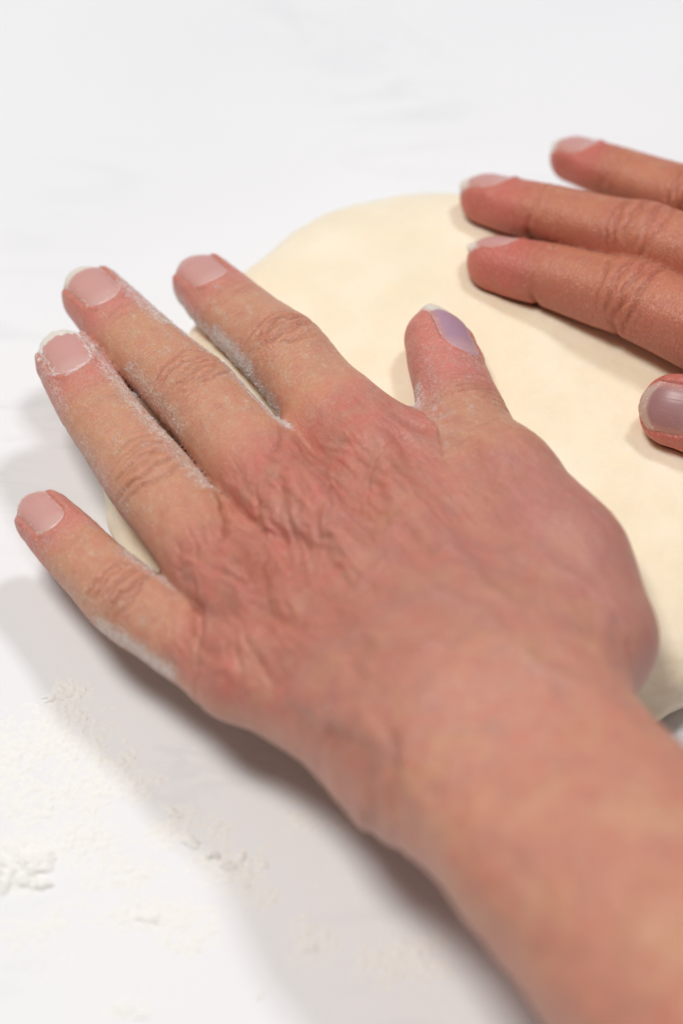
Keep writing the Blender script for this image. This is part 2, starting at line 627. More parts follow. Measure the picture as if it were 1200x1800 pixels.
def build_hand(name, spec, label):
    H = Hand(spec)
    V, F = H.polygonise(spec.get('res', 0.8))
    V = relax(V, F, 2)
    V, F = subdivided(V, F)
    V = relax(V, F, 2)
    for _ in range(2):
        n = normals(V, F)
        d = H.sdf(V)
        V = V - n * np.clip(d, -0.6, 0.6)[:, None]
    V = relax(V, F, 1)
    n = normals(V, F)
    nv = len(V)

    # ---- which finger, where along it
    best = np.full(nv, 1e9)
    fs = np.zeros(nv); fb = np.zeros(nv); fn = np.zeros(nv); fid = np.full(nv, -1)
    names = list(H.fingers)
    for i, nm in enumerate(names):
        s = H.fingers[nm]
        m = np.where(np.all((V > s.lo) & (V < s.hi), axis=1))[0]
        d = np.abs(s.dist(V[m]))
        S_, b_, n_, te, tb, W = s.local(V[m])
        ok = d < best[m]
        ok &= d < 5
        j = m[ok]
        best[j] = d[ok]; fid[j] = i
        fs[j] = S_[ok]; fb[j] = b_[ok]; fn[j] = n_[ok]
    fth = np.arctan2(fb, fn)             # 0 = dorsal
    # hand axes
    ha, hb = np.asarray(spec['axis'][0], float), np.asarray(spec['axis'][1], float)
    U = unit(hb - ha)
    Dn = np.asarray(spec['dorsal'], float); Dn = unit(Dn - (Dn @ U) * U)
    R = np.cross(U, Dn) * spec['side']    # towards the thumb
    u = (V - ha) @ U
    v = (V - ha) @ R
    up = n @ Dn
    dors = sstep(0.0, 0.55, up)

    disp = np.zeros(nv)
    rgb = np.tile(np.array(spec.get('base', (0.545, 0.268, 0.182))), (nv, 1))
    flour = np.zeros(nv)
    sc = np.stack([u, v, V[:, 2]], 1)     # surface coordinates for the fine relief
    sf = sc.copy(); fwt = np.zeros(nv)
    col_noise = fbm(V / 9.0, 3)
    crease = np.zeros(nv)

    def tint(w, c):
        w = np.clip(w, 0, 1)[:, None]
        rgb[:] = rgb * (1 - w) + np.array(c) * w

    knuckle = {nm: H.fingers[nm].P[0] for nm in names}

    # ---- back of the hand: loose lengthwise folds, tendons, veins, valleys between knuckles
    back = dors * sstep(spec.get('back_from', -75), spec.get('back_from', -75) + 30, u) * (1 - sstep(spec['back_to'] - 6, spec['back_to'] + 14, u))
    q = np.stack([u / 20.0, v / 4.8, V[:, 2] * 0.03], 1)
    q[:, 1] += fbm(V / 18.0 + 3.1, 2) * 0.9
    warp = fbm(V / 5.0 + 3.1, 2)
    fold = fbm(q, 2)
    q2 = np.stack([u / 8.0 + fold, v / 1.5 + fbm(V / 9.0 + 8.1, 2) * 1.2, V[:, 2] * 0.03], 1)
    fine = fbm(q2, 2)
    near_k = np.zeros(nv)
    for nm, p in knuckle.items():
        if nm == 'thumb': continue
        near_k = np.maximum(near_k, gauss(np.linalg.norm(V - p, axis=1), 24))
    amt = back * (0.30 + 0.75 * near_k)
    disp += amt * (fold * 0.78 + fine * 0.17 * (0.4 + near_k))
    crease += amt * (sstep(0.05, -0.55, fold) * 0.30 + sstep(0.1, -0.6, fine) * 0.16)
    # single skin folds, mostly lengthwise, thickest just behind the knuckles
    rf = np.random.default_rng(300 + spec.get('seed', 0))
    for _ in range(spec.get('strokes', 0)):
        cu = rf.normal(52, 14); cv = rf.normal(-8, 16)
        an = rf.normal(0.15, 0.22); ln = rf.uniform(5, 12); wd = rf.uniform(0.35, 0.75); dp = rf.uniform(0.10, 0.34)
        du, dv_ = u - cu, v - cv
        sel = np.where((np.abs(du) < 26) & (np.abs(dv_) < 26) & (up > 0.2))[0]
        if len(sel) < 10: continue
        t = du[sel] * math.cos(an) + dv_[sel] * math.sin(an)
        w_ = -du[sel] * math.sin(an) + dv_[sel] * math.cos(an) + rf.normal(0, 0.02) * t * t + warp[sel] * 0.8
        g = gauss(t, ln) * gauss(w_, wd) * back[sel]
        disp[sel] += -dp * g + dp * 0.5 * gauss(t, ln) * gauss(np.abs(w_) - 2.2 * wd, wd) * back[sel]
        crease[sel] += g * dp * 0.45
    for a, b, hgt, wd in spec['tendons']:
        a = np.asarray(a, float); b = np.asarray(b, float); ab = b - a
        t = ((V - a) @ ab) / (ab @ ab)
        tc = np.clip(t, 0, 1)
        off = V - a - tc[:, None] * ab
        off -= (off @ Dn)[:, None] * Dn
        dd = np.linalg.norm(off, axis=1) + fbm(V / 14, 2) * 1.2
        disp += dors * hgt * gauss(dd, wd) * np.sin(np.pi * np.clip(t * 0.9 + 0.08, 0, 1)) ** 0.6
    for path, hgt, wd in spec['veins']:
        path = np.asarray(path, float)
        dm = np.full(nv, 99.0)
        wob = np.stack([fbm(V / 10 + 5, 2), fbm(V / 10 + 9, 2)], 1) * 2.2
        for a, b in zip(path[:-1], path[1:]):
            ab = b - a
            X = np.stack([u, v], 1) + wob
            t = np.clip(((X - a) @ ab) / (ab @ ab), 0, 1)
            dm = np.minimum(dm, np.linalg.norm(X - a - t[:, None] * ab, axis=1))
        g = gauss(dm, wd) * dors
        disp += hgt * g
        tint(g * 0.38, (0.43, 0.27, 0.245))
    disp += dors * 0.35 * fbm(V / 6.5 + 2, 2) * (fid < 0)
    for (c, along, depth, wl, ww) in spec['valleys']:
        c = np.asarray(c, float); al = unit(along)
        dv = V - c; dv = dv - (dv @ Dn)[:, None] * Dn
        t = dv @ al
        perp = np.cross(Dn, al)
        w_ = dv @ perp + fbm(V / 8, 2) * 1.2
        g = gauss(t, wl) * gauss(w_, ww) * dors
        disp -= depth * g
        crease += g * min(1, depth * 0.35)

    # ---- colours of the back
    tint(back * sstep(-0.15, 0.5, col_noise) * 0.62, (0.585, 0.235, 0.195))
    tint(dors * sstep(0.0, 0.5, fbm(V / 10 + 40, 3)) * 0.62, (0.63, 0.365, 0.225))
    tint(dors * sstep(0.05, 0.55, fbm(V / 6 + 90, 3)) * 0.50, (0.44, 0.245, 0.215))
    tint(dors * sstep(0.1, 0.6, fbm(V / 4 + 60, 3)) * 0.45, (0.60, 0.22, 0.17))
    tint(back * 0.40, (0.455, 0.225, 0.19))
    tint(sstep(18, 40, v + 4 * col_noise) * sstep(-30, 5, u) * 0.28, (0.46, 0.235, 0.25))  # purple light on the thumb side, put into the skin colour as mauve
    tint(near_k * dors * (0.65 + 0.9 * fbm(V / 5 + 4, 2)) * 0.8, (0.60, 0.215, 0.175))

    # ---- fingers
    nails = []
    for i, nm in enumerate(names):
        s = H.fingers[nm]
        m = np.where(fid == i)[0]
        S_, th, bb, nn_ = fs[m], fth[m], fb[m], fn[m]
        L1, L2 = s.acc[1], s.acc[2]
        end = s.s[-1] + s.cap
        Wm = np.interp(S_, s.s, s.W[:, 0])
        arc = th * Wm
        wfin = sstep(L1 * .25, L1 * .6, S_) if nm != 'thumb' else sstep(L1 * .9, L1 * 1.15, S_)
        sf[m] = np.stack([S_, arc, np.full(len(m), 40.0 * i)], 1)
        fwt[m] = wfin
        dz = np.zeros(len(m)); cr = np.zeros(len(m))
        rs = np.random.default_rng(140 + i + spec.get('seed', 0))
        P3 = np.stack([S_ / 2.2, arc / 5.0, np.full(len(m), 7.0 * i)], 1)
        wn = fbm(P3, 3)
        wn2 = fbm(np.stack([S_ / 5.0, arc / 3.0, np.full(len(m), 3.0 * i)], 1), 2)
        # knuckle creases: nested arcs that close towards the sides
        if nm == 'thumb':
            sets = [(L2 - 1.0, 7, 0.42, 6.0), (L1 + 4, 4, 0.30, 5.0)]
        else:
            sets = [(L1, 8, 0.68, 6.2), (L2, 5, 0.26, 3.6)]
        for c0, cnt, dep, ext in sets:
            cnt = cnt + int(rs.integers(-1, 3))
            offs = np.linspace(-ext, ext, cnt) + rs.normal(0, ext * .10, cnt)
            main = set(rs.choice(cnt, 2, replace=False).tolist())
            for ci, o_ in enumerate(offs):
                cx = spec.get('crease_turn', 0.0) + rs.normal(0, 0.16)
                half = rs.uniform(0.6, 1.0) * (1.0 if dep > .3 else .9) + (0.25 if ci in main else 0) + spec.get('crease_wide', 0.0)
                own = fbm(np.stack([S_ / 9.0, arc / 6.0, np.full(len(m), 5.0 * ci + 31.0 * i)], 1), 3)
                curve = o_ * (1 - 0.5 * np.clip((th - cx) / (half + .25), -1.3, 1.3) ** 2)
                x = S_ - c0 - curve - own * 0.9 - wn2 * 0.35
                win = sstep(half * 1.25, half * 0.45, np.abs(th - cx - 0.3 * own))
                dd = dep * (rs.uniform(0.65, 0.85) if ci in main else rs.uniform(0.38, 0.65)) * spec.get('crease_depth', 1.0) * (1 - 0.3 * abs(o_) / ext)
                wd_ = (0.45 if ci in main else 0.34) * (1 if dep > .3 else .85)
                g = gauss(x, wd_) * win
                dz -= dd * g
                dz += dd * 0.35 * gauss(np.abs(x) - 1.1, 0.55) * win
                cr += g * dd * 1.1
            # side creases of the joint
            sg = gauss(S_ - c0 - wn2, 0.5) * sstep(1.1, 1.6, np.abs(th)) * 0.16
            dz -= sg; cr += sg
        dz += wn * 0.10 * sstep(2.4, 1.2, np.abs(th))
        # palmar joint creases
        for c0 in (L1 - 1, L2 - 0.5):
            g = gauss(S_ - c0 - 0.5 * wn2, 0.6) * sstep(1.7, 2.3, np.abs(th))
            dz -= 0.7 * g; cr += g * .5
        # ---- nail bed
        ns = spec['nails'].get(nm)
        if ns:
            s0, s1, hw, roll = nail_frame(s, ns)
            bx = bb - roll
            fb_ = np.clip(np.abs(bx) / hw, 0, 0.985)
            sa = s0 + (1 - np.sqrt(1 - fb_ ** 2)) * hw * 0.85
            od = np.maximum((sa - S_) * 0.8, np.abs(bx) - hw)      # positive outside
            top = sstep(0.1, 0.5, nn_ / (np.interp(S_, s.s, s.W[:, 1])))
            inside = sstep(0.35, -0.35, od) * top
            dz -= 0.50 * inside
            foldw = sstep(2.0, 0.0, S_ - s1 + 3.5)
            dz += 0.42 * gauss(od - 0.70, 0.60) * top * foldw
            cr += gauss(od - 0.15, 0.35) * top * foldw * 0.35
            flour[m] = np.maximum(flour[m], gauss(od - 0.5, 0.45) * top * foldw * 0.62 * ns.get('fl', 1.0) * (0.75 + wn))
            tipred = sstep(L2 - 3, L2 + 8, S_)
            red = tipred * (0.75 + 0.35 * wn)
        else:
            red = sstep(L2, end, S_) * 0.6
        disp[m] = disp[m] * (1 - wfin) + dz * np.maximum(wfin, 0.25 * sstep(0, L1 * .3, S_))
        crease[m] += cr * np.maximum(wfin, 0.2)
        # colours: tan middle, pink tip, pinker sides
        W_ = np.zeros(nv); W_[m] = wfin * sstep(2.3, 0.9, np.abs(th)) * 0.75 * (1 - sstep(L2 - 2, L2 + 7, S_)) * (0.75 + 0.5 * wn2)
        tint(W_, (0.64, 0.37, 0.225))
        W_ = np.zeros(nv); W_[m] = red
        tint(W_, (0.665, 0.25, 0.215))
        W_ = np.zeros(nv); W_[m] = wfin * gauss(S_ - L1, 5) * 0.35 * sstep(1.3, .4, np.abs(th))
        tint(W_, (0.53, 0.255, 0.165))
        # flour
        for (sa, sb, tc, tw, am) in spec['flour'].get(nm, []):
            w_ = sstep(sa - 3, sa + 3, S_) * (1 - sstep(sb - 3, sb + 3, S_)) * gauss(np.angle(np.exp(1j * (th - tc))), tw) * am
            flour[m] = np.maximum(flour[m], w_ * 0.9)
        flour[m] = np.maximum(flour[m], spec.get('dust', 0.3) * wfin * (0.75 + 0.5 * wn2))
    for (c, r_, am) in spec.get('flour_spots', []):
        flour = np.maximum(flour, am * gauss(np.linalg.norm(V - np.asarray(c, float), axis=1), r_))

    # ---- wrist folds
    for (c, along, depth, wl, ww) in spec.get('folds', []):
        c = np.asarray(c, float); al = unit(along)
        dv = V - c; dv = dv - (dv @ Dn)[:, None] * Dn
        perp = np.cross(Dn, al)
        t = dv @ al
        g = gauss(t, wl) * gauss(dv @ perp + fbm(V / 9, 2) * 1.5 + 0.012 * t * t, ww)
        disp -= depth * g
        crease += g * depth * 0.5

    for (c, r_, am) in spec.get('bumps', []):
        disp += am * gauss(np.linalg.norm(V - np.asarray(c, float), axis=1), r_)
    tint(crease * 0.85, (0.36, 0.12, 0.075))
    arm_w = sstep(-8, -45, u)
    tint(arm_w * 0.45, (0.58, 0.27, 0.19))
    tint(arm_w * sstep(0.0, 0.6, fbm(V / 16 + 70, 3)) * 0.70, (0.62, 0.37, 0.25))
    tint(sstep(-30, -60, u + 30) * sstep(-0.05, 0.5, fbm(V / 11 + 30, 3)) * 0.55, (0.56, 0.215, 0.16))
    disp += arm_w * 0.5 * fbm(V / 12 + 21, 3)

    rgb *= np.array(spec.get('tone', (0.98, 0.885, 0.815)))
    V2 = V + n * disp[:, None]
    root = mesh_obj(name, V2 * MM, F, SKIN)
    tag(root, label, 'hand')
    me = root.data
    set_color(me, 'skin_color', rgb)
    set_float(me, 'flour', flour)
    set_vec(me, 'surface_coord', sc)
    set_vec(me, 'finger_coord', sf)
    set_float(me, 'finger_weight', fwt)

    # ---- nail plates
    for nm, ns in spec['nails'].items():
        s = H.fingers[nm]
        s0, s1, hw, roll = nail_frame(s, ns)
        over = ns.get('over', 0.8)
        A, Bn = 34, 24
        rs = np.random.default_rng(ord(nm[0]) + spec.get('seed', 0))
        jag = rs.normal(0, ns.get('jag', 0.08), Bn + 1)
        f1 = np.linspace(-1, 1, Bn + 1)
        rc = 1 - np.sqrt(np.clip(1 - (np.abs(f1) * 0.985) ** 2, 0, 1))
        sa = s0 - 0.45 + rc * hw * 0.85
        sb = s1 + over - np.abs(f1) ** 2.2 * hw * ns.get('round', 0.62) + jag
        fa = np.linspace(0, 1, A + 1)
        SS = sa[None] + (sb - sa)[None] * fa[:, None]
        BB = np.tile(f1 * hw, (A + 1, 1)) + roll
        kk = np.clip(np.searchsorted(s.s, SS), 0, len(s.s) - 1)
        base = s.P[kk] + s.T[kk] * (SS - s.s[kk])[..., None] + s.B[kk] * BB[..., None]
        nh = np.full(SS.shape, float(s.W[:, 1].max()) * 0.9)
        Nk = s.N[kk]
        for _ in range(14):
            dd = s.dist((base + Nk * nh[..., None]).reshape(-1, 3)).reshape(SS.shape)
            nh = nh - np.clip(dd, -1.2, 1.2) * 0.9
        # past the nail bed the plate carries on by itself
        lim = s1 - ns.get('free', 1.6)
        for ib in range(Bn + 1):
            c_ = nh[:, ib]; x_ = SS[:, ib]
            ok = x_ <= lim
            if ok.sum() >= 6 and (~ok).any():
                k = np.where(ok)[0][-1]
                sl = (c_[k] - c_[k - 5]) / (x_[k] - x_[k - 5])
                dx = x_[~ok] - x_[k]
                c_[~ok] = c_[k] + sl * dx - ns.get('dip', 1.0) * 0.022 * dx ** 2
        nh = nh + 0.02 + 0.10 * fa[:, None] - 0.45 * sstep(0.06, 0.0, fa)[:, None] - 0.28 * (np.abs(f1) ** 6)[None]
        vs, cols, scs, fls = [], [], [], []
        for layer in (0, 1):
            vs.append((base + Nk * (nh - 0.4 * layer)[..., None]).reshape(-1, 3))
            FB = np.tile(f1, (A + 1, 1)); FA = np.tile(fa[:, None], (1, Bn + 1))
            wl = s1 - ns.get('white', 0.8) - 0.55 * hw * FB ** 2 + jag[None] * 1.5
            free = sstep(-0.35, 0.35, SS - wl)[..., None]
            lun = (sstep(0.36, 0.14, FA + 0.16 * FB ** 2) * 0.5)[..., None]
            edge = (sstep(0.60, 1.0, np.abs(FB)) * 0.8)[..., None]
            c = np.array(ns.get('col', (0.60, 0.315, 0.285))) * np.ones(SS.shape + (1,))
            c = c * (1 - lun) + np.array((0.65, 0.41, 0.37)) * lun
            c = c * (1 - free) + np.array(ns.get('tipcol', (0.76, 0.66, 0.56))) * free
            c = c * (1 - edge) + np.array((0.57, 0.26, 0.21)) * edge
            cols.append(c.reshape(-1, 3))
            scs.append(np.stack([SS, BB, np.full(SS.shape, 3.0)], -1).reshape(-1, 3))
            fls.append(((edge[..., 0] * 0.9 + sstep(0.14, 0.0, FA) * 0.8 + free[..., 0] * 0.6) * ns.get('fl', 1.0)).ravel())
        vs, cols, scs, fls = [np.concatenate(x) for x in (vs, cols, scs, fls)]
        NN = (A + 1) * (Bn + 1)
        ix = lambda l, a, b: l * NN + a * (Bn + 1) + b
        fc = []
        for a in range(A):
            for b in range(Bn):
                fc.append((ix(0, a, b), ix(0, a + 1, b), ix(0, a + 1, b + 1), ix(0, a, b + 1)))
                fc.append((ix(1, a, b), ix(1, a, b + 1), ix(1, a + 1, b + 1), ix(1, a + 1, b)))
        for a in range(A):
            fc.append((ix(0, a, 0), ix(1, a, 0), ix(1, a + 1, 0), ix(0, a + 1, 0)))
            fc.append((ix(0, a, Bn), ix(0, a + 1, Bn), ix(1, a + 1, Bn), ix(1, a, Bn)))
        for b in range(Bn):
            fc.append((ix(0, 0, b), ix(0, 0, b + 1), ix(1, 0, b + 1), ix(1, 0, b)))
            fc.append((ix(0, A, b), ix(1, A, b), ix(1, A, b + 1), ix(0, A, b + 1)))
        fa_ = np.array(fc)
        if np.dot(np.cross(s.T[-1], s.B[-1]), s.N[-1]) < 0: fa_ = fa_[:, ::-1]
        no = mesh_obj('nail', np.array(vs) * MM, fa_, NAIL, root)
        tag(no, ns.get('label'))
        set_color(no.data, 'skin_color', np.array(cols))
        set_float(no.data, 'flour', np.array(fls))
        set_vec(no.data, 'surface_coord', np.array(scs))

    # ---- caked grains of flour on the skin
    wgt = np.clip(flour - 0.42, 0, None) ** 1.6 * sstep(-0.25, 0.3, fbm(V / 2.2, 2))
    if wgt.sum() > 0 and spec.get('grains', 0):
        idx = RNG.choice(nv, spec['grains'], p=wgt / wgt.sum())
        c = V2[idx] + n[idx] * 0.05 + RNG.normal(0, 0.12, (len(idx), 3))
        grains('flour_dusting', c, RNG.uniform(0.05, 0.14, len(idx)) * (1 + 0.8 * (RNG.random(len(idx)) < 0.05)), root)
    return H, V2, n


_oct_v = np.array([(1, 0, 0), (-1, 0, 0), (0, 1, 0), (0, -1, 0), (0, 0, 1), (0, 0, -1)], float)
_oct_f = np.array([(0, 2, 4), (2, 1, 4), (1, 3, 4), (3, 0, 4), (2, 0, 5), (1, 2, 5), (3, 1, 5), (0, 3, 5)])


def grains(name, centres, radii, parent=None, flat=1.0):
    n = len(centres)
    q = RNG.normal(size=(n, 3, 3))
    q = np.linalg.qr(q)[0]
    sc = RNG.uniform(0.6, 1.3, (n, 6, 1))
    v = np.einsum('nij,kj->nki', q, _oct_v) * sc * radii[:, None, None]
    v[:, :, 2] *= flat
    v = v + centres[:, None]
    f = (_oct_f[None] + (np.arange(n) * 6)[:, None, None]).reshape(-1, 3)
    o = mesh_obj(name, v.reshape(-1, 3) * MM, f, FLOUR, parent)
    o['kind'] = 'stuff'
    return o


# ------------------------------------------------------------------ countertop
def make_counter():
    x0, x1, y0, y1, t, b = -700, 700, -420, 620, 30, 3
    vs, fc = [], []
    prof = [(b, 0), (0.9, -0.9), (0, -b), (0, -t)]
    for ins, z in prof:
        vs += [(x0 + ins, y0 + ins, z), (x1 - ins, y0 + ins, z), (x1 - ins, y1 - ins, z), (x0 + ins, y1 - ins, z)]
    fc.append((0, 1, 2, 3))
    for k in range(len(prof) - 1):
        for i in range(4):
            j = (i + 1) % 4
            fc.append((k * 4 + i, (k + 1) * 4 + i, (k + 1) * 4 + j, k * 4 + j))
    k = (len(prof) - 1) * 4
    fc.append((k + 3, k + 2, k + 1, k))
    o = mesh_obj('countertop', np.array(vs, float) * MM, fc, COUNTER, smooth=False)
    tag(o, 'white marble countertop with faint grey veins', None, kind='structure')


make_counter()

# ------------------------------------------------------------------ hands
tilt = lambda x, y, z: unit((x, y, z))
LEFT = dict(
    side=1, seed=0, base=(0.590, 0.300, 0.225),
    fingers={
        'index': ([(6.2, 5.3, 31.0), (-12.9, 38.4, 30.5), (-24.9, 55.0, 27.0), (-36.2, 73.0, 24.0)], tilt(-.02, .0, 1), 1.08),
        'middle': ([(-9.1, -10.9, 32.0), (-32.4, 24.7, 31.0), (-48.2, 46.3, 28.0), (-61.9, 65.0, 28.2)], tilt(-.05, 0, 1), 1.08),
        'ring': ([(-20.1, -31.5, 30.0), (-41.5, 2.2, 28.0), (-54.6, 24.1, 27.0), (-65.6, 44.8, 28.0)], tilt(-.12, -.05, 1), 1.06),
        'pinky': ([(-20.9, -47.5, 26.0), (-45.1, -26.8, 22.0), (-56.6, -12.0, 20.0), (-68.9, 3.2, 19.8)], tilt(-.18, -.12, 1), 0.94),
        'thumb': ([(50.8, -44.1, 33.0), (34.5, -3.5, 34.0), (27.3, 19.8, 30.0), (21.0, 49.7, 31.0)], [tilt(.5, .2, .8), tilt(.52, .0, .8), tilt(.60, -.1, .78), tilt(.64, -.14, .75)], 0.99),
    },
    palm=[((6.2, 5.3, 30.5), (29.1, -57.7, 39.0), 10.0, 11.5), ((-9.1, -10.9, 31.5), (23.1, -65.9, 41.0), 10.5, 12.0),
          ((-20.1, -31.5, 29.5), (17.6, -69.9, 39.0), 9.8, 12.0), ((-20.9, -47.5, 25.5), (12.7, -71.1, 34.0), 9.0, 12.5),
          ((-6, -44, 25.5), (14, -71, 30), 11, 13),
          ((36.0, -2.9, 32.0), (45.0, -26.0, 33.5), 9.5, 12.8), ((45.0, -26.0, 33.5), (47.0, -46.0, 34.0), 12.8, 13.5), ((18, -10, 29), (36, -52, 34), 10, 13)],
    webs=[((0.5, 19, 30.0), (17.3, 5.0, 31.0), 8.5, 8.0), ((17.3, 5.0, 31.0), (34.2, -2.0, 34.0), 8.0, 8.5), ((10, 0, 30), (36, -18, 34), 8, 9),
          ((-3.0, 18.0, 28.0), (-17.0, 5.0, 28.0), 5.5, 5.5), ((-18.0, -2, 27.0), (-27, -16, 26), 4.6, 4.6), ((-29.5, -17, 25), (-31.5, -34, 22), 4.5, 4.5)],
    arm=([(29.4, -75.5, 42.0), (42.1, -97.1, 46.0), (54.2, -117.2, 50.0), (71.5, -144.9, 56.0), (94, -182, 64.0)], tilt(0, 0, 1),
         [(0, 25.5, 17, 17), (25, 26, 18, 18), (60, 27.5, 20.5, 20.5), (100, 31, 24, 24), (130, 34, 27, 27)]),
    axis=((26, -66, 40), (-9.1, -10.9, 32.0)), dorsal=(0, 0, 1), back_to=74, back_from=-20,
    tendons=[((6.2, 5.3, 31), (27, -55, 40), 1.3, 2.8), ((-9.1, -10.9, 32), (24, -60, 41), 1.5, 2.8), ((-20.1, -31.5, 30), (19, -64, 40), 1.3, 2.6), ((-20.9, -47.5, 26), (15, -66, 36), 1.0, 2.4),
             ((32, 0, 34), (44, -52, 36), 1.0, 2.6)],
    veins=[([(60, -8), (45, -2), (30, -6), (12, 2), (-15, 6)], 0.85, 1.7), ([(58, 16), (42, 10), (28, 14), (8, 10)], 0.8, 1.6), ([(48, -24), (34, -16), (20, -18), (5, -8)], 0.8, 1.6), ([(30, -6), (34, 4), (42, 10)], 0.6, 1.4), ([(28, 14), (20, 26), (8, 30)], 0.6, 1.7), ([(20, -18), (12, 2)], 0.5, 1.4)],
    valleys=[((-16.7, -33.8, 36.0), (.34, -.94, 0), 2.1, 9, 2.2), ((-3, -6, 38), (.45, -.9, 0), 0.9, 10, 2.6), ((-19, -44, 32), (.7, -.7, 0), 0.8, 9, 2.5),
             ((-1.2, -49.4, 44.0), (.43, -.9, 0), 0.8, 10, 3.0)],
    folds=[((-24.0, -15.6, 34.0), (.07, -1, 0), 1.1, 6.5, 0.55), ((-28.9, -40.5, 29.0), (.09, -1, 0), 0.9, 9, 0.5), ((-12.3, 1.8, 36), (-.21, -.98, 0), 0.7, 5, 0.6),
           ((-1, -79, 44), (.8, -.6, 0), 0.8, 6, 1.0), ((5.3, -88.7, 44), (.18, -.98, 0), 0.7, 6, 1.1), ((10.1, -88.1, 46), (.07, -1, 0), 0.6, 6.5, 1.2), ((0, -84, 44), (.3, -.95, 0), 0.5, 5, 0.9), ((-8, -70, 42), (.6, -.8, 0), 0.6, 6, 1.0)],
    bumps=[((21.9, -107.1, 56.0), 8.0, 2.0), ((5, 2, 41), 7, 1.1), ((-10, -14, 42), 7, 1.4), ((-20, -36, 40), 6, 1.2), ((-20, -50, 35), 6, 0.9)],
    nails={
        'index': dict(len=15, half=4.8, roll=-0.7, tip=0.6, over=0.0, white=0.0, fl=0.4),
        'middle': dict(len=15.5, half=4.9, roll=-0.6, tip=0.4, over=0.7, white=1.8, jag=0.12, fl=0.6),
        'ring': dict(len=15, half=5.2, roll=-0.2, tip=0.4, over=0.5, white=2.4, jag=0.28, fl=1.0),
        'pinky': dict(len=13, half=4.1, roll=-0.4, tip=0.5, over=0.1, white=0.3, fl=0.6),
        'thumb': dict(len=17.5, half=5.7, tip=0.2, over=1.8, white=1.5, dip=0.5, jag=0.04, col=(0.44, 0.27, 0.345), tipcol=(0.74, 0.67, 0.58), fl=0.35),  # mauve thumb nail: violet light from the right put into its colour
    },
    flour={
        'index': [(20, 84, -1.75, 0.45, 0.86), (34, 56, -1.45, 0.3, 0.95), (38, 60, 0.3, 0.5, 0.40)],
        'middle': [(18, 92, 1.25, 0.42, 0.85), (30, 60, -1.2, 0.4, 0.62), (60, 84, 0.9, 0.5, 0.75)],
        'ring': [(24, 88, 1.0, 0.5, 0.72), (30, 60, -1.3, 0.5, 0.6), (64, 92, -1.1, 0.4, 0.62)],
        'pinky': [(16, 44, 1.1, 0.45, 0.75), (8, 34, -1.35, 0.4, 0.85), (30, 66, -1.1, 0.4, 0.5)],
        'thumb': [(60, 78, -1.9, 0.30, 0.78), (56, 84, -1.4, 0.35, 0.52), (74, 84, 0.2, 0.9, 0.55)],
    },
    dust=0.44, grains=5000, strokes=70)

